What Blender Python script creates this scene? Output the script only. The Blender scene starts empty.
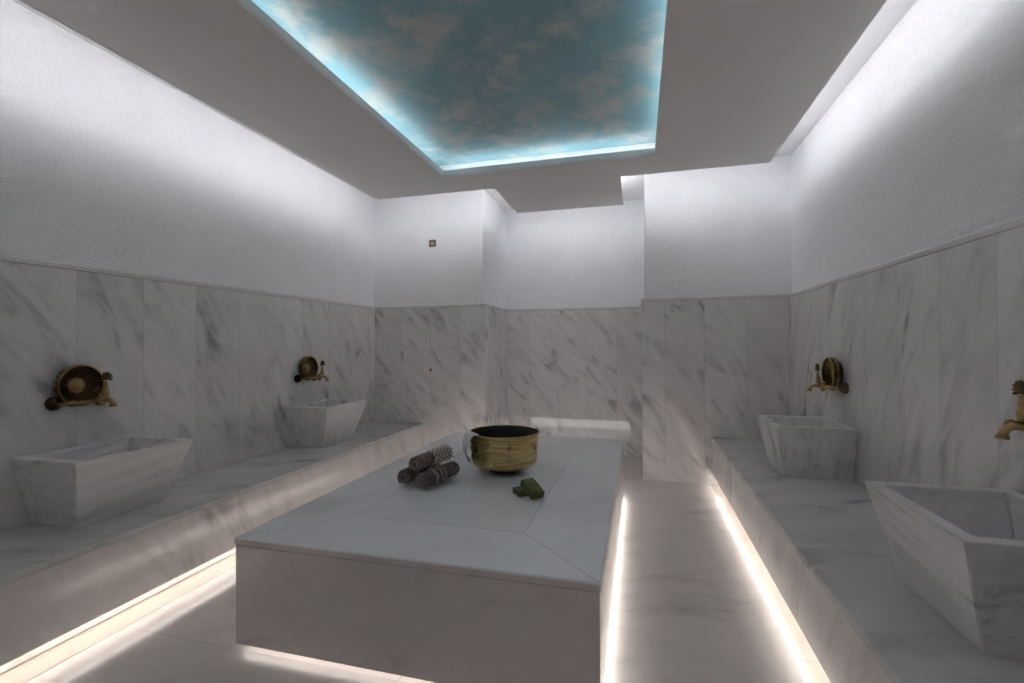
import bpy, bmesh, math, random
from mathutils import Vector, Matrix
random.seed(7)
PI = math.pi
C = bpy.context.scene.collection
SC = bpy.context.scene

# ------------------------------------------------------------------ camera
F, YAW, PITCH, ROLL = 472.244, 0.26322, 0.005787, 0.0044
cd = bpy.data.cameras.new('camera')
cam = bpy.data.objects.new('camera', cd)
C.objects.link(cam)
cd.sensor_width = 36.0
cd.lens = F / 1024 * 36.0
cd.clip_start = 0.02
cy, sy = math.cos(YAW), math.sin(YAW)
cp, sp = math.cos(PITCH), math.sin(PITCH)
cr, sr = math.cos(ROLL), math.sin(ROLL)
rv = Vector((cy, sy, 0)); fh = Vector((-sy, cy, 0)); zz = Vector((0, 0, 1))
fw = fh * cp + zz * sp
u2 = -fh * sp + zz * cp
rt = rv * cr - u2 * sr
up = rv * sr + u2 * cr
m = Matrix((rt, up, -fw)).transposed().to_4x4()
m.translation = Vector((0, 0, 1.35))
cam.matrix_world = m
SC.camera = cam

# ------------------------------------------------------------------ world and exposure
w = bpy.data.worlds.new('world')
SC.world = w
w.use_nodes = True
w.node_tree.nodes['Background'].inputs[0].default_value = (0.5, 0.5, 0.55, 1)
w.node_tree.nodes['Background'].inputs[1].default_value = 0.0
SC.view_settings.view_transform = 'Standard'
SC.view_settings.look = 'None'
SC.view_settings.exposure = 1.2
SC.view_settings.gamma = 1.0
SC.view_settings.use_curve_mapping = False
SC.cycles.use_denoising = True
SC.cycles.max_bounces = 14
SC.cycles.diffuse_bounces = 12
SC.cycles.glossy_bounces = 5
SC.cycles.sample_clamp_indirect = 4.0
SC.cycles.caustics_reflective = False

L_COVE = 3.7      # strength of the cove strips over the walls
L_SKY = 3.3       # strips round the sky painting
L_BENCH = 8.5     # strips under the benches
L_TABLE = 9.0     # strips under the platform
COL_COVE = (0.95, 0.955, 1.0)
COL_SKY = (0.88, 0.97, 1.0)
COL_WARM = (1.0, 0.925, 0.86)

# ------------------------------------------------------------------ measures (metres)
XL, XR = -3.014, 1.341         # dado faces left, right
YB, YR, YC = 4.966, 5.892, 4.877   # back left, alcove back, pier front
XCL, XRL = 0.026, -1.647       # pier's left side, alcove's left side
PR = 0.036                     # dado stands proud of the tiles above
ZD = 1.802                     # top of dado
ZB = 0.450                     # bench top
XBL, XBR = -2.398, 0.668       # bench fronts
TX0, TX1, TY0, TY1, TZ = -1.730, -0.133, 1.691, 4.29, 0.505
ZP = 2.879                     # underside of suspended panel
PX0, PX1, PY = -2.640, 1.077, 4.424
QX0, QX1, QY = -1.364, -0.157, 5.331
SX0, SX1, SY0, SY1 = -1.719, 0.132, 0.45, 4.000
ZR = 3.098                     # structural ceiling
YN = -1.3                      # wall behind the camera

# ------------------------------------------------------------------ helpers
def mesh_obj(name, bm, mat=None, parent=None, smooth=False):
    bmesh.ops.recalc_face_normals(bm, faces=bm.faces)
    me = bpy.data.meshes.new(name)
    bm.to_mesh(me); bm.free()
    o = bpy.data.objects.new(name, me)
    C.objects.link(o)
    if mat:
        for mm in (mat if isinstance(mat, (list, tuple)) else [mat]):
            me.materials.append(mm)
    if parent:
        o.parent = parent
    if smooth:
        for p in me.polygons:
            p.use_smooth = True
    return o

def tag(o, label=None, cat=None, group=None, kind=None):
    if label: o['label'] = label
    if cat: o['category'] = cat
    if group: o['group'] = group
    if kind: o['kind'] = kind
    return o

def thing(name, loc, label, cat, group=None, rz=0.0):
    o = bpy.data.objects.new(name, None)
    C.objects.link(o)
    o.location = loc; o.rotation_euler = (0, 0, rz)
    o.empty_display_size = 0.1
    return tag(o, label, cat, group)

def copy_tree(o, parent=None):
    c = o.copy(); C.objects.link(c); c.parent = parent
    for ch in list(o.children):
        copy_tree(ch, c)
    return c

def box(bm, x0, x1, y0, y1, z0, z1, bevel=0.0, seg=2):
    vs = [bm.verts.new(p) for p in ((x0,y0,z0),(x1,y0,z0),(x1,y1,z0),(x0,y1,z0),(x0,y0,z1),(x1,y0,z1),(x1,y1,z1),(x0,y1,z1))]
    fs = [bm.faces.new([vs[i] for i in q]) for q in ((0,3,2,1),(4,5,6,7),(0,1,5,4),(1,2,6,5),(2,3,7,6),(3,0,4,7))]
    if bevel > 0:
        es = list({e for f in fs for e in f.edges})
        bmesh.ops.bevel(bm, geom=es, offset=bevel, segments=seg, affect='EDGES', profile=0.5)

def prism(bm, pts, axis_from, axis_to, fn):
    """pts: closed 2D outline; fn(t, a, b) -> xyz for t in (axis_from, axis_to)"""
    A = [bm.verts.new(fn(axis_from, a, b)) for a, b in pts]
    B = [bm.verts.new(fn(axis_to, a, b)) for a, b in pts]
    n = len(pts)
    for i in range(n):
        bm.faces.new((A[i], A[(i+1) % n], B[(i+1) % n], B[i]))
    bm.faces.new(A); bm.faces.new(B[::-1])

def lathe(bm, prof, seg=48, fn=None, axis='z', cap0=False, cap1=False):
    """prof: list of (radius, height); fn(i, k, r, h) -> (r, h) to modulate"""
    rings = []
    for k, (r, h) in enumerate(prof):
        ring = []
        for i in range(seg):
            rr, hh = (r, h) if fn is None else fn(i, k, r, h)
            a = 2*PI*i/seg
            p = (rr*math.cos(a), rr*math.sin(a), hh)
            if axis == 'x': p = (hh, rr*math.cos(a), rr*math.sin(a))
            if axis == 'y': p = (rr*math.cos(a), hh, rr*math.sin(a))
            ring.append(bm.verts.new(p))
        rings.append(ring)
    for k in range(len(rings)-1):
        for i in range(seg):
            j = (i+1) % seg
            bm.faces.new((rings[k][i], rings[k][j], rings[k+1][j], rings[k+1][i]))
    if cap0: bm.faces.new(rings[0])
    if cap1: bm.faces.new(rings[-1][::-1])
    return rings

def tube(bm, pts, rad, seg=8):
    pts = [Vector(p) for p in pts]
    n = len(pts)
    if not isinstance(rad, (list, tuple)): rad = [rad]*n
    rings = []
    d0 = (pts[1]-pts[0]).normalized()
    ref = Vector((0, 0, 1)) if abs(d0.z) < 0.9 else Vector((1, 0, 0))
    nrm = d0.cross(ref).normalized()
    for i in range(n):
        d = (pts[min(i+1, n-1)] - pts[max(i-1, 0)]).normalized()
        nrm = (nrm - d*nrm.dot(d)).normalized()
        b = d.cross(nrm)
        rings.append([bm.verts.new(pts[i] + (nrm*math.cos(2*PI*k/seg) + b*math.sin(2*PI*k/seg))*rad[i]) for k in range(seg)])
    for i in range(n-1):
        for k in range(seg):
            j = (k+1) % seg
            bm.faces.new((rings[i][k], rings[i][j], rings[i+1][j], rings[i+1][k]))
    bm.faces.new(rings[0]); bm.faces.new(rings[-1][::-1])

def ball(bm, c, r, sx=1, sy_=1, sz=1, u=16, v=10):
    mt = Matrix.Translation(c) @ Matrix.Diagonal((sx, sy_, sz, 1))
    bmesh.ops.create_uvsphere(bm, u_segments=u, v_segments=v, radius=r, matrix=mt)

# ------------------------------------------------------------------ materials
class NT:
    def __init__(s, name):
        s.m = bpy.data.materials.new(name); s.m.use_nodes = True
        s.t = s.m.node_tree; s.b = s.t.nodes['Principled BSDF']
    def n(s, typ, **kw):
        nd = s.t.nodes.new(typ)
        for k, v in kw.items(): setattr(nd, k, v)
        return nd
    def l(s, a, b): s.t.links.new(a, b)
    def math(s, op, a, b=None, c=None):
        nd = s.n('ShaderNodeMath', operation=op)
        for i, v in enumerate((a, b, c)):
            if v is None: continue
            if isinstance(v, (int, float)): nd.inputs[i].default_value = v
            else: s.l(v, nd.inputs[i])
        return nd.outputs[0]
    def comb(s, x, y, z):
        nd = s.n('ShaderNodeCombineXYZ')
        for i, v in enumerate((x, y, z)):
            if isinstance(v, (int, float)): nd.inputs[i].default_value = v
            else: s.l(v, nd.inputs[i])
        return nd.outputs[0]
    def noise(s, vec, scale, detail=4, rough=0.55, dist=0.0):
        nd = s.n('ShaderNodeTexNoise')
        s.l(vec, nd.inputs['Vector'])
        nd.inputs['Scale'].default_value = scale; nd.inputs['Detail'].default_value = detail
        nd.inputs['Roughness'].default_value = rough; nd.inputs['Distortion'].default_value = dist
        return nd.outputs['Fac']
    def ramp(s, f, a, b, va=0.0, vb=1.0):
        nd = s.n('ShaderNodeMapRange', interpolation_type='SMOOTHSTEP')
        s.l(f, nd.inputs[0])
        for i, v in enumerate((a, b, va, vb)): nd.inputs[i+1].default_value = v
        return nd.outputs[0]
    def mix(s, f, a, b):
        nd = s.n('ShaderNodeMix', data_type='RGBA')
        if isinstance(f, (int, float)): nd.inputs[0].default_value = f
        else: s.l(f, nd.inputs[0])
        for i, v in ((6, a), (7, b)):
            if isinstance(v, tuple): nd.inputs[i].default_value = v + (1,) if len(v) == 3 else v
            else: s.l(v, nd.inputs[i])
        return nd.outputs[2]

def simple(name, col, rough=0.5, metal=0.0, emit=None, strength=0.0):
    a = NT(name)
    a.b.inputs['Base Color'].default_value = col + (1,)
    a.b.inputs['Roughness'].default_value = rough
    a.b.inputs['Metallic'].default_value = metal
    if emit:
        a.b.inputs['Emission Color'].default_value = emit + (1,)
        a.b.inputs['Emission Strength'].default_value = strength
    return a.m

def marble(name, base, vein, seams=(), ang=-55, rough=0.12, streak=(1.7, 5.2), amount=0.9, tone=0.24,
           plane='wall_x', groove=0.0016, warp=0.5, fine=1.0, oscale=None):
    """plane: which world axes carry the slab face. seams: list of (axis, spacing, offset)"""
    a = NT(name)
    tc = a.n('ShaderNodeTexCoord')
    sp_ = a.n('ShaderNodeSeparateXYZ'); a.l(tc.outputs['Object'], sp_.inputs[0])
    X, Y, Z = sp_.outputs
    ax = {'x': X, 'y': Y, 'z': Z}
    if plane == 'wall_x': s, t, o = X, Z, Y
    elif plane == 'wall_y': s, t, o = Y, Z, X
    else: s, t, o = X, Y, Z
    seam = None; idv = None
    for (axis, spc, off) in seams:
        q = a.math('DIVIDE', a.math('SUBTRACT', ax[axis], off), spc)
        i = a.math('FLOOR', a.math('ADD', q, 0.0))
        fr = a.math('FRACT', q)
        d = a.math('MULTIPLY', a.math('MINIMUM', fr, a.math('SUBTRACT', 1.0, fr)), spc)
        g = a.math('LESS_THAN', d, groove)
        seam = g if seam is None else a.math('MAXIMUM', seam, g)
        idv = i if idv is None else a.math('ADD', a.math('MULTIPLY', idv, 7.31), i)
    if idv is not None:
        wn = a.n('ShaderNodeTexWhiteNoise', noise_dimensions='1D')
        a.l(idv, wn.inputs['W'])
        rnd = wn.outputs['Value']
        s2 = a.math('ADD', s, a.math('MULTIPLY', rnd, 17.0))
        t2 = a.math('ADD', t, a.math('MULTIPLY', rnd, 9.0))
    else:
        rnd = None; s2, t2 = s, t
    c_, s_ = math.cos(math.radians(ang)), math.sin(math.radians(ang))
    along = a.math('ADD', a.math('MULTIPLY', s2, c_), a.math('MULTIPLY', t2, s_))
    across = a.math('SUBTRACT', a.math('MULTIPLY', t2, c_), a.math('MULTIPLY', s2, s_))
    v1 = a.comb(a.math('MULTIPLY', along, streak[0]), a.math('MULTIPLY', across, streak[1]), a.math('MULTIPLY', o, streak[0] if oscale is None else oscale))
    n1 = a.noise(v1, 1.5*fine, 6, 0.6, warp)
    v0 = a.comb(s2, t2, o)
    n2 = a.noise(v0, 2.4, 4, 0.55, 0.3)
    n3 = a.noise(v0, 26.0, 4, 0.7)
    f1 = a.ramp(n1, 0.48, 0.72)
    f2 = a.ramp(n2, 0.38, 0.70)
    f = a.math('MULTIPLY', a.math('MULTIPLY', f1, f2), amount)
    soft = a.math('MULTIPLY', a.ramp(n1, 0.30, 0.66), 0.22*amount)
    f = a.math('MINIMUM', a.math('ADD', f, soft), 1.0)
    col = a.mix(f, base, vein)
    col = a.mix(a.ramp(n3, 0.35, 0.7, 0.0, 0.12), col, tuple(c*0.72 for c in base))
    if rnd is not None:
        col = a.mix(a.math('MULTIPLY', rnd, tone), col, tuple(c*0.55 for c in base))
    if seam is not None:
        col = a.mix(a.math('MULTIPLY', seam, 0.45), col, tuple(c*0.35 for c in base))
    a.l(col, a.b.inputs['Base Color'])
    a.b.inputs['Roughness'].default_value = rough
    a.b.inputs['Specular IOR Level'].default_value = 0.5
    return a.m

BASE = (0.77, 0.745, 0.735)
VEIN = (0.25, 0.25, 0.265)
M = {}
M['dado_left'] = marble('marble_dado_left', BASE, VEIN, [('y', 0.366, 1.903)], ang=-58, plane='wall_y', rough=0.10)
M['dado_right'] = marble('marble_dado_right', BASE, VEIN, [('y', 0.366, 2.257)], ang=-66, plane='wall_y', rough=0.10)
M['dado_back'] = marble('marble_dado_back', BASE, VEIN, [('x', 0.366, -0.265)], ang=-48, plane='wall_x', rough=0.03)
M['dado_back_left'] = marble('marble_dado_back_left', BASE, VEIN, [('x', 0.366, -2.311)], ang=-50, plane='wall_x', rough=0.06)
M['dado_pier'] = marble('marble_dado_pier', BASE, VEIN, [('x', 0.366, 0.241)], ang=-52, plane='wall_x', rough=0.06)
M['dado_cap'] = marble('marble_dado_cap', (0.66, 0.64, 0.62), VEIN, rough=0.2, amount=0.3)
M['floor'] = marble('marble_floor', (0.72, 0.69, 0.665), (0.42, 0.40, 0.39), [('y', 1.07, 1.715), ('x', 1.6, 0.654)], ang=20, plane='floor', rough=0.16, amount=0.6, streak=(1.0, 3.0))
M['floor_edge'] = marble('marble_floor_border', (0.56, 0.52, 0.46), (0.42, 0.39, 0.35), [('y', 1.07, 1.2)], ang=70, plane='floor', rough=0.25, amount=0.4)
M['bench_top'] = marble('marble_bench_top', (0.66, 0.655, 0.64), VEIN, [('y', 1.56, 2.112)], ang=25, plane='floor', rough=0.13, amount=0.7, streak=(1.2, 3.5))
M['bench_front'] = marble('marble_bench_front', (0.74, 0.70, 0.68), VEIN, [('y', 1.56, 2.112)], ang=-62, plane='wall_y', rough=0.16, amount=0.65, streak=(0.8, 4.0))
M['basin_streak'] = marble('marble_basin_streaked', (0.78, 0.765, 0.76), (0.36, 0.36, 0.375), ang=6, plane='wall_y', rough=0.32, amount=0.9, streak=(0.9, 13.0), warp=0.25, oscale=6.0)
M['basin_upright'] = marble('marble_basin_upright', (0.78, 0.77, 0.76), (0.36, 0.36, 0.37), ang=82, plane='wall_y', rough=0.32, amount=0.9, streak=(0.9, 11.0), warp=0.25, oscale=10.0)
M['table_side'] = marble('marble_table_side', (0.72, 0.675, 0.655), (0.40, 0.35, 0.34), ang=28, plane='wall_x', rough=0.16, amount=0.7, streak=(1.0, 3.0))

def table_top_mat():
    """polished slab: mitred border and inner field, drawn by the joints between its pieces"""
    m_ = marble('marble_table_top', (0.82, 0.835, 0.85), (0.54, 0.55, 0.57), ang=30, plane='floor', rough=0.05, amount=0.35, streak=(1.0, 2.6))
    t = m_.node_tree; a = NT.__new__(NT); a.m = m_; a.t = t; a.b = t.nodes['Principled BSDF']
    prev = a.b.inputs['Base Color'].links[0].from_socket
    tc = a.n('ShaderNodeTexCoord'); s3 = a.n('ShaderNodeSeparateXYZ'); a.l(tc.outputs['Object'], s3.inputs[0])
    X, Y, Z = s3.outputs
    hx, hy = (TX1-TX0)/2, (TY1-TY0)/2
    dx = a.math('SUBTRACT', hx, a.math('ABSOLUTE', X)); dy = a.math('SUBTRACT', hy, a.math('ABSOLUTE', Y))
    B = 0.37
    dmin = a.math('MINIMUM', dx, dy)
    rect = a.math('LESS_THAN', a.math('ABSOLUTE', a.math('SUBTRACT', dmin, B)), 0.0018)
    mit = a.math('MULTIPLY', a.math('LESS_THAN', a.math('ABSOLUTE', a.math('SUBTRACT', dx, dy)), 0.0026), a.math('LESS_THAN', dmin, B))
    mid = a.math('MULTIPLY', a.math('LESS_THAN', a.math('ABSOLUTE', Y), 0.0018), a.math('GREATER_THAN', dmin, B))
    inner = a.math('GREATER_THAN', dmin, B)
    col = a.mix(a.math('MULTIPLY', inner, 0.25), prev, (0.70, 0.715, 0.73))  # inner field darkened in colour to stand for its reflections
    col = a.mix(a.math('MULTIPLY', a.math('MAXIMUM', a.math('MAXIMUM', rect, mit), mid), 0.55), col, (0.16, 0.16, 0.16))
    a.l(col, a.b.inputs['Base Color'])
    return m_
M['table_top'] = table_top_mat()

def tile_mat():
    a = NT('white_ribbed_tile')
    tc = a.n('ShaderNodeTexCoord')
    n = a.noise(tc.outputs['Object'], 3.0, 3)
    n2 = a.noise(tc.outputs['Object'], 60.0, 2)
    c = a.mix(a.ramp(n, 0.3, 0.7), (0.84, 0.85, 0.87), (0.87, 0.88, 0.90))
    c = a.mix(a.ramp(n2, 0.4, 0.7, 0, 0.15), c, (0.55, 0.55, 0.56))
    a.l(c, a.b.inputs['Base Color']); a.b.inputs['Roughness'].default_value = 0.55
    return a.m
M['tile'] = tile_mat()
M['near'] = simple('grey_stone_cladding', (0.36, 0.35, 0.35), 0.5)
M['plaster'] = simple('matt_grey_white_paint', (0.74, 0.715, 0.70), 0.8)
M['plaster_white'] = simple('matt_white_paint', (0.84, 0.84, 0.85), 0.8)
M['led_cove'] = simple('cool_white_led', (0.8, 0.8, 0.8), 0.5, 0, COL_COVE, L_COVE)
M['led_sky'] = simple('icy_blue_led', (0.8, 0.8, 0.8), 0.5, 0, COL_SKY, L_SKY)
M['led_bench'] = simple('warm_white_led', (0.8, 0.8, 0.8), 0.5, 0, COL_WARM, L_BENCH)
M['led_table'] = simple('soft_white_led', (0.8, 0.8, 0.8), 0.5, 0, (1.0, 0.93, 0.88), L_TABLE)

M['glow_back'] = simple('added_white_glow', (0.8, 0.8, 0.8), 0.5, 0, (1.0, 0.96, 0.93), 1.8)
M['led_front'] = simple('dim_white_led', (0.8, 0.8, 0.8), 0.5, 0, (1.0, 0.93, 0.88), L_TABLE*0.16)

def sky_mat():
    a = NT('painted_sky')
    tc = a.n('ShaderNodeTexCoord')
    v = tc.outputs['Object']
    n1 = a.noise(v, 2.6, 8, 0.68, 0.3)
    n2 = a.noise(v, 0.9, 3, 0.5)
    n3 = a.noise(v, 6.0, 4, 0.6, 0.5)
    base = a.mix(a.ramp(n2, 0.35, 0.65), (0.21, 0.38, 0.44), (0.28, 0.50, 0.57))
    cl = a.math('MULTIPLY', a.ramp(n1, 0.43, 0.62), a.ramp(n3, 0.15, 0.6))
    col = a.mix(a.math('MULTIPLY', cl, 0.75), base, (0.62, 0.57, 0.52))
    a.l(col, a.b.inputs['Base Color']); a.b.inputs['Roughness'].default_value = 0.6
    return a.m
M['sky'] = sky_mat()

def brass_mat(name, c1, c2, rough, brushed=None):
    a = NT(name)
    tc = a.n('ShaderNodeTexCoord')
    v = tc.outputs['Object']
    if brushed:
        mp = a.n('ShaderNodeMapping'); a.l(v, mp.inputs[0]); mp.inputs['Scale'].default_value = brushed
        v2 = mp.outputs[0]
    else: v2 = v
    n = a.noise(v2, 4.0, 2 if brushed else 5, 0.5)
    n2 = a.noise(v, 14.0, 3)
    c = a.mix(a.ramp(n, 0.35, 0.65), c1, c2)
    a.l(c, a.b.inputs['Base Color']); a.b.inputs['Metallic'].default_value = 1.0
    a.l(a.ramp(n2, 0.3, 0.7, rough*0.8, rough*1.3), a.b.inputs['Roughness'])
    return a.m
M['brass'] = brass_mat('aged_brass', (0.52, 0.36, 0.17), (0.22, 0.14, 0.06), 0.36)
M['brass_dark'] = brass_mat('dark_aged_brass', (0.12, 0.08, 0.036), (0.045, 0.028, 0.014), 0.42)
M['brass_bowl'] = brass_mat('hammered_brass', (0.76, 0.58, 0.27), (0.52, 0.37, 0.15), 0.30, (1.2, 1.2, 16.0))
M['tin_dark'] = simple('blackened_lining', (0.012, 0.012, 0.012), 0.45, 0.0)
M['white_cloth'] = simple('white_cotton', (0.84, 0.83, 0.81), 0.85)
M['soap'] = None
def soap_mat():
    a = NT('green_olive_soap'); tc = a.n('ShaderNodeTexCoord')
    n = a.noise(tc.outputs['Object'], 22.0, 4)
    a.l(a.mix(a.ramp(n, 0.35, 0.7), (0.070, 0.10, 0.018), (0.115, 0.15, 0.03)), a.b.inputs['Base Color'])
    a.b.inputs['Roughness'].default_value = 0.6
    return a.m
M['soap'] = soap_mat()
def towel_mat():
    a = NT('brown_grey_woven_cotton'); tc = a.n('ShaderNodeTexCoord')
    v = tc.outputs['Object']
    n = a.noise(v, 60.0, 3)
    wv = a.n('ShaderNodeTexWave', wave_type='BANDS', bands_direction='Y'); a.l(v, wv.inputs[0])
    wv.inputs['Scale'].default_value = 7.0; wv.inputs['Distortion'].default_value = 0.3
    c = a.mix(a.ramp(wv.outputs['Fac'], 0.75, 0.95), (0.15, 0.105, 0.098), (0.20, 0.16, 0.15))
    c = a.mix(a.ramp(n, 0.4, 0.65, 0, 0.6), c, (0.05, 0.032, 0.028))
    a.l(c, a.b.inputs['Base Color']); a.b.inputs['Roughness'].default_value = 0.95
    bp = a.n('ShaderNodeBump'); bp.inputs['Strength'].default_value = 0.5; bp.inputs['Distance'].default_value = 0.002
    a.l(n, bp.inputs['Height']); a.l(bp.outputs[0], a.b.inputs['Normal'])
    return a.m
M['towel'] = towel_mat()
M['towel_edge'] = simple('pinkish_brown_hem', (0.30, 0.22, 0.205), 0.95)
M['fringe'] = simple('cream_cotton_thread', (0.70, 0.62, 0.53), 0.9)
M['plate_brown'] = simple('bronze_tone_plastic', (0.16, 0.105, 0.075), 0.4, 0.3)
M['plate_pale'] = simple('pale_beige_insert', (0.42, 0.36, 0.30), 0.4)
M['copper'] = simple('copper_pipe', (0.32, 0.10, 0.045), 0.4, 0.7)

def structure(name, bm, mat, smooth=False):
    o = mesh_obj(name, bm, mat, None, smooth)
    o['kind'] = 'structure'
    return o

# ------------------------------------------------------------------ room shell
bm = bmesh.new(); box(bm, XL-0.15, XR+0.15, YN-0.1, YR+0.15, -0.12, 0.0)
structure('floor', bm, M['floor'])

def ribbed_wall(name, p0, p1, n, z0=ZD-0.05, z1=ZR+0.0, thick=0.11, extra=None):
    """tile face with fine horizontal ribs, running from p0 to p1, facing n"""
    pitch = 0.0115; amp = 0.0011
    pts = []
    z = z0
    while z < z1:
        for k, d in ((0.0, -1.0), (0.22, 0.0), (0.42, 1.0), (0.62, 1.0), (0.80, 0.0)):
            zk = z + k*pitch
            if zk < z1: pts.append((d*amp, zk))
        z += pitch
    pts.append((0.0, z1)); pts.append((-thick, z1)); pts.append((-thick, z0))
    bm = bmesh.new()
    p0 = Vector(p0); p1 = Vector(p1); n = Vector(n)
    def fn(t, a_, b_):
        q = p0.lerp(p1, t) + n*a_
        return (q.x, q.y, b_)
    prism(bm, pts, 0.0, 1.0, fn)
    return structure(name, bm, M['tile'])
xl, xr = XL-PR, XR+PR; yb, yr, yc = YB+PR, YR+PR, YC+PR; xrl, xcl = XRL-PR, XCL+PR
ribbed_wall('wall_left', (xl, YN), (xl, yb+0.11), (1, 0))
ribbed_wall('wall_right', (xr, YN), (xr, yc+0.11), (-1, 0))
ribbed_wall('wall_back_left', (xl, yb), (xrl, yb), (0, -1))
ribbed_wall('wall_alcove_left', (xrl, yb), (xrl, yr+0.11), (1, 0), thick=0.1095)
ribbed_wall('wall_alcove_back', (xrl, yr), (xcl, yr), (0, -1))
ribbed_wall('wall_alcove_right', (xcl, yc), (xcl, yr+0.11), (-1, 0), thick=0.1095)
ribbed_wall('wall_back_right', (xcl, yc), (xr, yc), (0, -1))
bm = bmesh.new(); box(bm, xl-0.1, xr+0.1, YN-0.1, YN, 0, ZR)
structure('wall_near', bm, M['near'])

def dado(name, x0, x1, y0, y1, mat, cap):
    bm = bmesh.new(); box(bm, x0, x1, y0, y1, 0.0, ZD-0.032)
    structure(name, bm, mat)
n_trim = 0
dado('wall_left_marble', XL-0.14, XL, YN, YB+0.14, M['dado_left'], None)
dado('wall_right_marble', XR, XR+0.14, YN, YC+0.14, M['dado_right'], None)
dado('wall_back_left_marble', XL, XRL, YB, YB+0.12, M['dado_back_left'], None)
dado('wall_alcove_left_marble', XRL-0.12, XRL, YB+0.12, YR+0.12, M['dado_left'], None)
dado('wall_alcove_back_marble', XRL, XCL, YR, YR+0.12, M['dado_back'], None)
dado('wall_alcove_right_marble', XCL, XCL+0.12, YC+0.12, YR+0.12, M['dado_right'], None)
dado('wall_back_right_marble', XCL, XR, YC, YC+0.12, M['dado_pier'], None)
# rounded stone cap rail on top of the marble
caps = [((XL, YN), (XL, YB), (1, 0)), ((XR, YN), (XR, YC), (-1, 0)), ((XL, YB), (XRL, YB), (0, -1)),
        ((XRL, YB-0.004), (XRL, YR), (1, 0)), ((XRL, YR), (XCL, YR), (0, -1)), ((XCL, YC-0.004), (XCL, YR), (-1, 0)), ((XCL, YC), (XR, YC), (0, -1))]
for i, (p0, p1, n) in enumerate(caps):
    bm = bmesh.new()
    p0v, p1v, nv = Vector(p0), Vector(p1), Vector(n)
    prof = [(-0.036, ZD-0.031), (0.003, ZD-0.031), (0.004, ZD-0.028), (0.004, ZD-0.008), (0.0, ZD-0.002), (-0.006, ZD), (-0.036, ZD)]
    def fn(t, a_, b_, p0v=p0v, p1v=p1v, nv=nv):
        q = p0v.lerp(p1v, t) + nv*a_
        return (q.x, q.y, b_)
    prism(bm, prof, 0, 1, fn)
    structure('trim_%d' % (i+1), bm, M['dado_cap'])

# floor border slabs that run in under the benches
for i, (x0, x1, y1) in enumerate(((XL, XBL+0.012, YB), (0.655, XR, YC))):
    bm = bmesh.new(); box(bm, x0, x1, YN, y1, -0.01, 0.0015, 0.0006, 1)
    structure('trim_%d' % (8+i), bm, M['floor_edge'])

# structural ceiling, sky painting fixed under it
SKZ = 3.045; SM = 0.15
bx0, bx1, by0, by1 = SX0-SM, SX1+SM, SY0-SM, SY1+SM
bm = bmesh.new(); box(bm, xl-0.11, xr+0.11, YN-0.1, YR+0.15, ZR, ZR+0.12)
structure('ceiling', bm, M['plaster_white'])
# painted sky
sky = thing('sky_mural', ((SX0+SX1)/2, (SY0+SY1)/2, SKZ), 'painted blue sky with beige clouds recessed in the lit ceiling', 'ceiling mural')
bm = bmesh.new(); box(bm, bx0-sky.location.x, bx1-sky.location.x, by0-sky.location.y, by1-sky.location.y, 0, ZR-SKZ-0.001)
mesh_obj('painted_panel', bm, M['sky'], sky)

# suspended panel (T-shaped with the tongue into the alcove), cut out for the sky
pan = thing('ceiling_panel', (0, 0, ZP), 'grey suspended plaster ceiling panel with tongue reaching into the alcove', 'ceiling panel')
bm = bmesh.new()
TH = 0.022
PN = YN+0.18
box(bm, PX0, SX0, PN, PY, 0, TH)
box(bm, SX1, PX1, PN, PY, 0, TH)
box(bm, SX0, SX1, PN, SY0, 0, TH)
box(bm, SX0, SX1, SY1, PY, 0, TH)
box(bm, QX0, QX1, PY, QY, 0, TH)
bmesh.ops.remove_doubles(bm, verts=bm.verts, dist=1e-5)
mesh_obj('panel_board', bm, M['plaster'], pan)
# closing boards between the suspended board and the painted sky
bm = bmesh.new()
zt = SKZ-ZP-0.001
box(bm, bx0, bx0+0.012, by0, by1, TH, zt); box(bm, bx1-0.012, bx1, by0, by1, TH, zt)
box(bm, bx0+0.012, bx1-0.012, by0, by0+0.012, TH, zt); box(bm, bx0+0.012, bx1-0.012, by1-0.012, by1, TH, zt)
mesh_obj('recess_lining', bm, M['plaster_white'], pan)
# upstand round the opening
bm = bmesh.new()
LZ = 0.062
box(bm, SX0-0.012, SX0, SY0-0.012, SY1+0.012, TH, LZ)
box(bm, SX1, SX1+0.012, SY0-0.012, SY1+0.012, TH, LZ)
box(bm, SX0, SX1, SY0-0.012, SY0, TH, LZ)
box(bm, SX0, SX1, SY1, SY1+0.012, TH, LZ)
mesh_obj('opening_upstand', bm, M['plaster_white'], pan)
# led strips round the opening
for (x0, x1, y0, y1) in ((SX0-0.072, SX0-0.058, SY0, SY1), (SX1+0.058, SX1+0.072, SY0, SY1), (SX0, SX1, SY0-0.072, SY0-0.058), (SX0, SX1, SY1+0.058, SY1+0.072)):
    bm = bmesh.new(); box(bm, x0, x1, y0, y1, LZ-0.016, LZ-0.004)
    o = mesh_obj('led_strip', bm, M['led_sky'], pan); o['label'] = 'icy blue LED strip round the painted sky'
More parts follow.
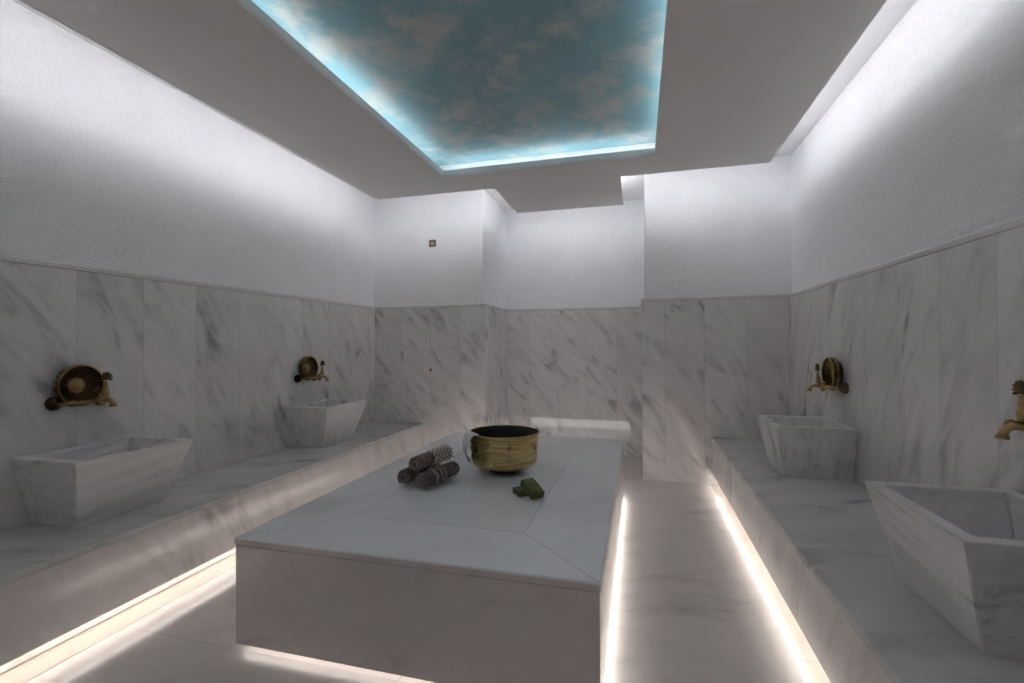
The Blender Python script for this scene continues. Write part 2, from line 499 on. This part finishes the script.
# broad cove light bands on the ceiling, set in behind the panel's outer edge
e = 0.115; w_ = 0.150; h0, h1 = ZR-ZP-0.008, ZR-ZP-0.0005
for (x0, x1, y0, y1) in ((PX0+e, PX0+e+w_, PN, PY-0.02), (PX1-e-w_, PX1-e, PN, PY-0.02), (PX0+e+w_+0.10, QX0-0.005, PY-e-w_, PY-e), (QX1+0.005, PX1-e-w_-0.10, PY-e-w_, PY-e),
                         (PX0+0.02, PX1-0.02, PN+e, PN+e+w_), (QX0+e, QX0+e+w_, PY, QY-e), (QX1-e-w_, QX1-e, PY, QY-e), (QX0+e+w_+0.01, QX1-e-w_-0.01, QY-e-w_, QY-e)):
    bm = bmesh.new(); box(bm, x0, x1, y0, y1, h0, h1)
    o = mesh_obj('led_strip', bm, M['led_cove'], pan); o['label'] = 'cool white LED strip washing the wall'

# ------------------------------------------------------------------ benches
def bench(xw, xf, y1, label):
    """xw wall side, xf front face"""
    s = 1 if xf > xw else -1
    b = thing('marble_bench', ((xw+xf)/2, (YN+y1)/2, 0), label, 'bench', 'marble benches along the side walls')
    ox, oy = b.location.x, b.location.y
    def bx(x0, x1, y0_, y1_, z0, z1, bev=0.0, seg=3):
        bm = bmesh.new(); box(bm, min(x0, x1)-ox, max(x0, x1)-ox, y0_-oy, y1_-oy, z0, z1, bev, seg); return bm
    Z0 = 0.110
    o = mesh_obj('bench_top', bx(xw, xf+0.006*s, YN, y1, ZB-0.028, ZB, 0.006), M['bench_top'], b)
    o = mesh_obj('front_panel', bx(xf-0.016*s, xf, YN, y1, Z0, ZB-0.0295), M['bench_front'], b)
    o = mesh_obj('support', bx(xw, xf-0.14*s, YN, y1, 0.007, ZB-0.03), M['bench_front'], b)
    o = mesh_obj('led_strip', bx(xf-0.036*s, xf-0.048*s, YN+0.05, y1-0.06, 0.124, 0.136), M['led_bench'], b)
    o['label'] = 'warm white LED strip under the bench edge'
    return b
bench(XL+0.002, XBL, YB-0.002, 'long white marble bench along the left wall, lit from underneath')
bench(XR-0.002, XBR, YC-0.002, 'long white marble bench along the right wall, lit from underneath')

# ------------------------------------------------------------------ central platform
t = thing('marble_platform', ((TX0+TX1)/2, (TY0+TY1)/2, 0), 'large polished marble heated platform glowing underneath in the middle of the floor', 'platform')
hx, hy = (TX1-TX0)/2, (TY1-TY0)/2
TB = 0.038
bm = bmesh.new(); box(bm, -hx, hx, -hy, hy, TZ-0.034, TZ, 0.010, 4)
ts = mesh_obj('top_slab', bm, [M['table_top'], M['table_side']], t)
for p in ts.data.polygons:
    if p.normal.z < 0.35: p.material_index = 1  # slab edge takes the darker side marble: its shading put into the colour
bm = bmesh.new(); box(bm, -hx+0.006, hx-0.006, -hy+0.006, hy-0.03, TB, TZ-0.035, 0.003, 2)
mesh_obj('side_cladding', bm, M['table_side'], t)
bm = bmesh.new(); box(bm, -hx+0.006, hx-0.006, hy-0.029, hy-0.006, 0.165, TZ-0.035, 0.003, 2)
mesh_obj('back_cladding', bm, M['table_side'], t)
bm = bmesh.new(); box(bm, -hx+0.02, hx-0.02, hy-0.029, hy-0.02, 0.02, 0.15)  # unseen glowing panel, added to make the bright reflection on the alcove wall
o = mesh_obj('added_glow_panel', bm, M['glow_back'], t); o['label'] = 'unseen glowing white panel added at the foot of the far side for its reflection'
bm = bmesh.new(); box(bm, -hx+0.2, hx-0.2, -hy+0.06, hy-0.12, 0.0, TB-0.001)
mesh_obj('base', bm, M['table_side'], t)
ls = []
for (x0, x1, y0, y1) in ((-hx+0.03, hx-0.03, -hy+0.028, -hy+0.040), (-hx+0.028, -hx+0.040, -hy+0.16, hy-0.05), (hx-0.040, hx-0.028, -hy+0.08, hy-0.05)):
    bm = bmesh.new(); box(bm, x0, x1, y0, y1, TB-0.010, TB-0.001)
    o = mesh_obj('led_strip', bm, M['led_front'] if (y1 < 0 and x1-x0 > 0.5) else M['led_table'], t); o['label'] = 'soft white LED strip under the platform edge'

# ------------------------------------------------------------------ stone basins
def basin(xw, yc_, dtop, dbot, ltop, lbot, ztop, mat, label, rim=0.052):
    s = 1 if xw < 0 else -1
    b = thing('stone_basin', (xw, yc_, ZB), label, 'basin', 'marble basins on the benches')
    h = ztop - ZB
    bm = bmesh.new()
    g = 0.003
    def ring(d0, d1, l, z):
        pts = [(d0*s, -l/2, z), (d1*s, -l/2, z), (d1*s, l/2, z), (d0*s, l/2, z)]
        return [bm.verts.new(p) for p in pts]
    ob = ring(g, dbot, lbot, 0); ot = ring(g, dtop, ltop, h)
    it = ring(0.045, dtop-rim, ltop-2*rim, h)
    k = 0.78
    ib = ring(0.055, dtop-rim-(dtop-dbot)*k*0.8-0.01, ltop-2*rim-(ltop-lbot)*k, h*0.30)
    bm.faces.new(ob[::-1])
    for A, B in ((ob, ot), (ot, it), (it, ib)):
        for i in range(4):
            bm.faces.new((A[i], A[(i+1) % 4], B[(i+1) % 4], B[i]))
    bm.faces.new(ib)
    bmesh.ops.bevel(bm, geom=list(bm.edges), offset=0.0035, segments=2, affect='EDGES')
    mesh_obj('stone_body', bm, mat, b)
    bm = bmesh.new()
    lathe(bm, [(0.0001, 0.0), (0.014, 0.0), (0.020, 0.003), (0.024, 0.002), (0.026, 0.0)], 24)
    bmesh.ops.translate(bm, verts=bm.verts, vec=(0.2*s, 0, h*0.30+0.0005))
    mesh_obj('drain', bm, M['brass'], b, True)
    return b
basin(XL, 1.917, 0.456, 0.330, 0.612, 0.447, 0.797, M['basin_streak'], 'grey marble trough basin at far left of the picture, nearest on the left bench')
basin(XL, 3.790, 0.440, 0.338, 0.615, 0.440, 0.810, M['basin_upright'], 'grey marble basin at the far end of the left bench')
basin(XR, 3.728, 0.478, 0.410, 0.540, 0.372, 0.800, M['basin_upright'], 'grey marble basin at the far end of the right bench')
basin(XR, 1.890, 0.478, 0.390, 0.608, 0.440, 0.800, M['basin_streak'], 'big grey marble basin nearest on the right bench, cut by the picture edge')

# ------------------------------------------------------------------ wall taps (local +x points out of the wall)
def make_tap():
    b = thing('wall_tap', (0, 0, 0), '', 'tap', 'ornate brass wall taps')
    # sunburst dish
    N = 36; SG = N*4
    prof = [(0.034, 0.020), (0.040, 0.021), (0.060, 0.024), (0.082, 0.034), (0.097, 0.052), (0.103, 0.066), (0.108, 0.069), (0.112, 0.065),
            (0.112, 0.058), (0.109, 0.047), (0.104, 0.036), (0.096, 0.022), (0.086, 0.008), (0.080, 0.001)]
    def mod(i, k, r, h):
        c = math.cos(2*PI*i/4)
        if 1 <= k <= 4: return r, h + 0.0035*c
        if 8 <= k <= 12: return r + 0.0035*c*(1 if (k % 2 == 0) else 0.5), h
        return r, h
    bm = bmesh.new(); lathe(bm, prof, SG, mod, 'x', cap0=True, cap1=True)
    bmesh.ops.translate(bm, verts=bm.verts, vec=(0, 0, 0.050))
    dish = mesh_obj('sunburst_dish', bm, M['brass_dark'], b)
    for f in dish.data.polygons: f.use_smooth = False
    # thin bright ribs of the dish
    bm = bmesh.new()
    for i in range(N):
        a = 2*PI*i/N
        pts = [(h+0.003, r*math.cos(a), r*math.sin(a)+0.050) for r, h in ((0.042, 0.022), (0.060, 0.026), (0.082, 0.036), (0.098, 0.054))]
        tube(bm, pts, 0.0022, 5)
    mesh_obj('sunburst_rays', bm, M['brass'], dish, True)
    bm = bmesh.new(); lathe(bm, [(0.104, 0.066), (0.108, 0.072), (0.113, 0.069), (0.113, 0.063), (0.108, 0.061), (0.104, 0.066)], 64, None, 'x')
    bmesh.ops.translate(bm, verts=bm.verts, vec=(0, 0, 0.050))
    mesh_obj('dish_rim', bm, M['brass'], dish, True)
    bm = bmesh.new()
    lathe(bm, [(0.040, 0.018), (0.043, 0.026), (0.040, 0.031), (0.036, 0.027), (0.032, 0.025), (0.027, 0.030), (0.020, 0.036), (0.010, 0.039), (0.0005, 0.040)], 32, None, 'x')
    bmesh.ops.translate(bm, verts=bm.verts, vec=(0, 0, 0.050))
    mesh_obj('center_boss', bm, M['brass'], dish, True)
    bm = bmesh.new()
    for i in range(N):
        a = 2*PI*i/N
        mt = Matrix.Translation((0.040, 0.108*math.cos(a), 0.108*math.sin(a)+0.050)) @ Matrix.Rotation(a, 4, 'X') @ Matrix.Diagonal((2.2, 0.8, 1.0, 1))
        bmesh.ops.create_uvsphere(bm, u_segments=8, v_segments=6, radius=0.0072, matrix=mt)
    mesh_obj('scalloped_edge', bm, M['brass'], dish, True)
    # wall flanges and the supply bridge
    TO = 0.065                                   # the tap sits to one side of the dish
    for sgn, reach in ((-1, 0.16), (1, 0.065)):
        bm = bmesh.new()
        lathe(bm, [(0.036, 0.0), (0.038, 0.008), (0.035, 0.020), (0.026, 0.034), (0.015, 0.044), (0.013, 0.05)], 24, None, 'x', cap0=True, cap1=True)
        bmesh.ops.translate(bm, verts=bm.verts, vec=(0, TO+sgn*reach, -0.040))
        mesh_obj('wall_flange', bm, M['brass_dark'], b, True)
        bm = bmesh.new()
        pts = []; rad = []
        for k in range(9):
            q = k/8
            a = q*PI/2
            pts.append((0.045+0.062*math.sin(a), TO+sgn*(reach-0.03*(1-math.cos(a))), -0.040)); rad.append(0.0105)
        pts.append((0.109, TO+sgn*0.02, -0.040)); rad.append(0.010)
        tube(bm, pts, rad, 12)
        ball(bm, (0.100, TO+sgn*(reach-0.028), -0.040), 0.0175)
        ball(bm, (0.108, TO+sgn*0.034, -0.040), 0.0145, 1, 0.6, 1)
        mesh_obj('supply_pipe', bm, M['brass'], b, True)
    # body
    bm = bmesh.new()
    lathe(bm, [(0.004, -0.030), (0.012, -0.027), (0.017, -0.018), (0.021, -0.004), (0.021, 0.008), (0.016, 0.018), (0.014, 0.024), (0.019, 0.028), (0.019, 0.034), (0.012, 0.040)], 24, None, 'z', True, True)
    bmesh.ops.translate(bm, verts=bm.verts, vec=(0.120, TO, -0.040))
    mesh_obj('tap_body', bm, M['brass'], b, True)
    # spout: out then curving down
    bm = bmesh.new()
    pts = [(0.125, TO, -0.038), (0.150, TO, -0.030), (0.172, TO, -0.028), (0.187, TO, -0.034), (0.198, TO, -0.047), (0.202, TO, -0.064)]
    tube(bm, pts, [0.013, 0.0125, 0.012, 0.012, 0.013, 0.016], 14)
    tube(bm, [(0.202, TO, -0.060), (0.203, TO, -0.070)], [0.018, 0.018], 14)
    mesh_obj('spout', bm, M['brass'], b, True)
    # spindle and flower handle
    bm = bmesh.new()
    lathe(bm, [(0.013, 0.0), (0.016, 0.012), (0.017, 0.030), (0.012, 0.042), (0.008, 0.050), (0.012, 0.058), (0.008, 0.066), (0.006, 0.080), (0.009, 0.086)], 20, None, 'z', True, True)
    bmesh.ops.translate(bm, verts=bm.verts, vec=(0.147, TO, -0.012))
    bmesh.ops.rotate(bm, verts=bm.verts, cent=(0.147, TO, -0.012), matrix=Matrix.Rotation(math.radians(4), 3, 'Y'))
    hd = mesh_obj('handle', bm, M['brass'], b, True)
    bm = bmesh.new()
    for k in range(9):
        a = math.radians(-25 + 230*k/8)
        mt = Matrix.Translation((0.153, TO+0.020*math.cos(a), 0.088+0.020*math.sin(a))) @ Matrix.Rotation(a, 4, 'X') @ Matrix.Diagonal((0.75, 1.5, 0.50, 1))
        bmesh.ops.create_uvsphere(bm, u_segments=10, v_segments=8, radius=0.0105, matrix=mt)
    ball(bm, (0.153, TO, 0.088), 0.012, 0.9, 1, 1)
    mesh_obj('flower_knob', bm, M['brass_dark'], hd, True)
    return b
tap0 = make_tap()
specs = [(XL, 1.885, 1.085, 0, 'ornate brass tap with sunburst dish above the nearest left basin'),
         (XL, 3.740, 1.085, 0, 'ornate brass tap above the basin at the far end of the left bench'),
         (XR, 3.770, 1.085, PI, 'ornate brass tap seen side-on above the far right basin'),
         (XR, 1.965, 1.105, PI, 'brass tap cut off by the right edge of the picture, above the big basin')]
for i, (x, y, z, rz, lab) in enumerate(specs):
    o = tap0 if i == 0 else copy_tree(tap0)
    o.location = (x, y, z); o.rotation_euler = (0, 0, rz); o['label'] = lab
    if i == 3:                                  # this one has its dish straight behind the spout
        for ch in o.children:
            if ch.name.startswith('sunburst_dish'): ch.location.y = 0.075

# ------------------------------------------------------------------ things on the platform
# brass bowl
BX, BY = -0.878, 3.045
bw = thing('brass_bowl', (BX, BY, TZ), 'large round brass hammam bowl with black inside standing on the marble platform', 'bowl')
bm = bmesh.new()
outer = [(0.0005, 0.0), (0.085, 0.0), (0.098, 0.004), (0.106, 0.011), (0.135, 0.023), (0.175, 0.041), (0.204, 0.056), (0.214, 0.066), (0.2185, 0.080), (0.222, 0.130),
         (0.2235, 0.156), (0.2290, 0.162), (0.2235, 0.168), (0.2245, 0.190), (0.2265, 0.215), (0.230, 0.240), (0.236, 0.256), (0.2405, 0.262), (0.240, 0.266), (0.236, 0.266), (0.2335, 0.262)]
lathe(bm, outer, 96)
mesh_obj('bowl_body', bm, M['brass_bowl'], bw, True)
bm = bmesh.new()
lathe(bm, [(0.2335, 0.262), (0.226, 0.240), (0.221, 0.200), (0.216, 0.110), (0.200, 0.076), (0.130, 0.032), (0.0005, 0.012)], 96)
mesh_obj('bowl_lining', bm, M['tin_dark'], bw, True)

# white cloth over the rim, hanging in a loop down the outside
bm = bmesh.new()
path = [(0.190, 0.150), (0.212, 0.205), (0.222, 0.245), (0.229, 0.268), (0.238, 0.2745), (0.250, 0.270), (0.262, 0.250), (0.270, 0.215), (0.273, 0.175), (0.268, 0.135), (0.256, 0.100), (0.236, 0.076), (0.222, 0.070)]
rows = []
for k, (r, z) in enumerate(path):
    row = []
    for j in range(9):
        q = (j/8-0.5)
        kk = max(0.0, (k-4)/8.0)
        a = math.radians((188-2*kk) + (j/8)*(54 - 29*kk))
        rr = r + 0.003*math.sin(q*9+k*0.4)
        row.append(bm.verts.new((rr*math.cos(a), rr*math.sin(a), z + 0.004*math.sin(q*7))))
    rows.append(row)
for k in range(len(rows)-1):
    for j in range(8):
        bm.faces.new((rows[k][j], rows[k][j+1], rows[k+1][j+1], rows[k+1][j]))
cloth = mesh_obj('bath_cloth', bm, M['white_cloth'], None, True)
cloth.location = (BX, BY, TZ)
sm = cloth.modifiers.new('thick', 'SOLIDIFY'); sm.thickness = 0.005; sm.offset = 1
sb = cloth.modifiers.new('smooth', 'SUBSURF'); sb.levels = 1; sb.render_levels = 2
tag(cloth, 'white cloth strip looped over the left rim of the brass bowl', 'cloth')

# rolled towels
def towel_roll(loc, rz, length, rad, label, fringe):
    r_ = thing('rolled_towel', loc, label, 'towel', 'rolled towels stacked on the platform', rz)
    bm = bmesh.new()
    turns = 3.4; th = 0.0108; n = 110
    ys = [-length/2, -length/2+0.012, -length*0.25, 0, length*0.25, length/2-0.012, length/2]
    def P(u, off, y):
        a = 2*PI*turns*u + PI*0.5
        r = 0.006 + (rad-0.006)*u + off
        sc = 1 - 0.04*abs(2*y/length)**6
        return (r*sc*math.cos(a)*1.03, y + 0.004*math.sin(u*9) , r*sc*math.sin(a) + rad)
    cols = []
    for i in range(n+1):
        u = i/n
        tt = th*0.86
        cols.append(([bm.verts.new(P(u, 0, y)) for y in ys], [bm.verts.new(P(u, -tt, y)) for y in ys]))
    for i in range(n):
        A, B = cols[i], cols[i+1]
        for k in range(len(ys)-1):
            bm.faces.new((A[0][k], A[0][k+1], B[0][k+1], B[0][k]))
            bm.faces.new((A[1][k], B[1][k], B[1][k+1], A[1][k+1]))
        bm.faces.new((A[0][0], B[0][0], B[1][0], A[1][0])).material_index = 1
        bm.faces.new((A[0][-1], A[1][-1], B[1][-1], B[0][-1])).material_index = 1
    for c_ in (cols[0], cols[-1]):
        for k in range(len(ys)-1):
            bm.faces.new((c_[0][k], c_[1][k], c_[1][k+1], c_[0][k+1]))
    mesh_obj('cloth_roll', bm, [M['towel'], M['towel_edge']], r_, True)
    if fringe:
        bm = bmesh.new()
        R = rad + 0.003
        def cyl(a, y, dr=0.0):
            return ((R+dr)*math.cos(a)*1.03, y, (R+dr)*math.sin(a)+rad)
        if fringe == 'net':
            y0, y1, nn = -length*0.06, length*0.45, 5
            for k in range(nn):
                yy = y0 + (y1-y0)*k/(nn-1)
                for sgn in (-1, 1):
                    pts = []
                    for q in range(15):
                        a = math.radians(-14 + 104*q/14)
                        zig = abs(((q/3.5) % 2) - 1) - 0.5
                        pts.append(cyl(a, yy + sgn*zig*0.036 + random.uniform(-.0015, .0015), 0.001+random.uniform(0, 0.002)))
                    tube(bm, pts, 0.0034, 6)
                for q in (0, 3.5, 7, 10.5, 14):
                    a = math.radians(-14 + 104*q/14)
                    zig = abs(((q/3.5) % 2) - 1) - 0.5
                    ball(bm, cyl(a, yy + zig*0.036, 0.002), 0.0066, u=8, v=6)
            for k in range(10):
                yy = y0 + (y1-y0)*k/9
                a0 = math.radians(-14)
                pts = [cyl(a0, yy, 0.001), cyl(a0-0.18, yy-0.008, 0.004), cyl(a0-0.38, yy-0.016+random.uniform(-.01, .01), 0.008)]
                tube(bm, pts, 0.0018, 6)
            pts = [cyl(math.radians(20), y0, 0.002), cyl(math.radians(2), y0-0.03, 0.005), cyl(math.radians(-22), y0-0.06, 0.006), cyl(math.radians(-40), y0-0.075, 0.004)]
            tube(bm, pts, 0.0028, 6)
        else:
            for yy, a0, a1 in ((-0.09, 70, -28), (-0.075, 62, -30), (-0.03, 66, -18), (0.005, 58, -40), (0.09, 60, -36), (0.12, 40, -50)):
                pts = [cyl(math.radians(a0+(a1-a0)*q/8), yy + 0.006*math.sin(q*1.3+yy*40), 0.0005) for q in range(9)]
                tube(bm, pts, 0.0018, 6)
            for k in range(7):   # loose strands lying on the slab in front
                y_ = -length/2 - 0.004
                x_ = -0.09 + 0.022*k
                pts = [(x_, y_+random.uniform(-.006, .004), 0.004), (x_+0.012, y_-0.012+random.uniform(-.006, .006), 0.003), (x_+0.028, y_-0.008+random.uniform(-.008, .006), 0.003)]
                tube(bm, pts, 0.0017, 6)
        f = mesh_obj('fringe', bm, M['fringe'], r_, True)
        f['kind'] = 'stuff'; f['label'] = 'cream knotted fringe' if fringe == 'net' else 'cream loose fringe threads'
    return r_
ra = -math.atan2(0.07, 0.33)
RD = 0.053
towel_roll((-1.185, 2.660, TZ), ra, 0.325, RD, 'brown rolled towel at lower right of the pile, nearest the brass bowl', 'threads')
towel_roll((-1.329, 2.705, TZ), ra, 0.310, RD, 'brown rolled towel at lower left of the pile, mostly under the top roll', None)
towel_roll((-1.258, 2.720, TZ+0.0785), ra, 0.320, RD, 'brown rolled towel on top of the pile, covered in cream knotted fringe', 'net')

# soap bars
def soap(loc, rot, sx, sy_, sz, label):
    bm = bmesh.new(); box(bm, -sx/2, sx/2, -sy_/2, sy_/2, -sz/2, sz/2, 0.004, 2)
    for v in bm.verts:
        v.co += Vector((random.uniform(-1, 1), random.uniform(-1, 1), random.uniform(-1, 1)))*0.0006
    o = mesh_obj('soap_bar', bm, M['soap'], None)
    o.location = loc; o.rotation_euler = rot
    return tag(o, label, 'soap', 'green soap bars on the platform')
soap((-0.650, 2.578, TZ+0.0175), (0, 0, math.radians(40)), 0.060, 0.085, 0.034, 'dark green soap bar lying flat on the slab, half hidden by the other')
soap((-0.575, 2.550, TZ+0.0475), (math.radians(24), 0, math.radians(47)), 0.082, 0.125, 0.042, 'green soap bar leaning on the other bar, tilted toward the viewer')

# ------------------------------------------------------------------ small fittings
pl = thing('wall_plate', (-2.286, yb-0.0022, 2.513), 'small square bronze plate on the white tiles of the back left wall', 'wall plate')
bm = bmesh.new(); box(bm, -0.042, 0.042, -0.010, 0.0, -0.040, 0.040, 0.003, 2)
mesh_obj('frame', bm, M['plate_brown'], pl)
bm = bmesh.new(); box(bm, -0.018, 0.018, -0.014, -0.0095, -0.020, 0.016, 0.0015, 1)
mesh_obj('sensor_window', bm, M['plate_pale'], pl)
bm = bmesh.new(); lathe(bm, [(0.016, 0.0), (0.016, -0.003), (0.011, -0.004), (0.011, -0.016), (0.009, -0.018)], 20, None, 'y', True, True)
ps = mesh_obj('pipe_stub', bm, M['copper'], None, True)
ps.location = (-2.303, YB, 1.062)
tag(ps, 'tiny copper pipe stub on the marble of the back left wall', 'pipe')
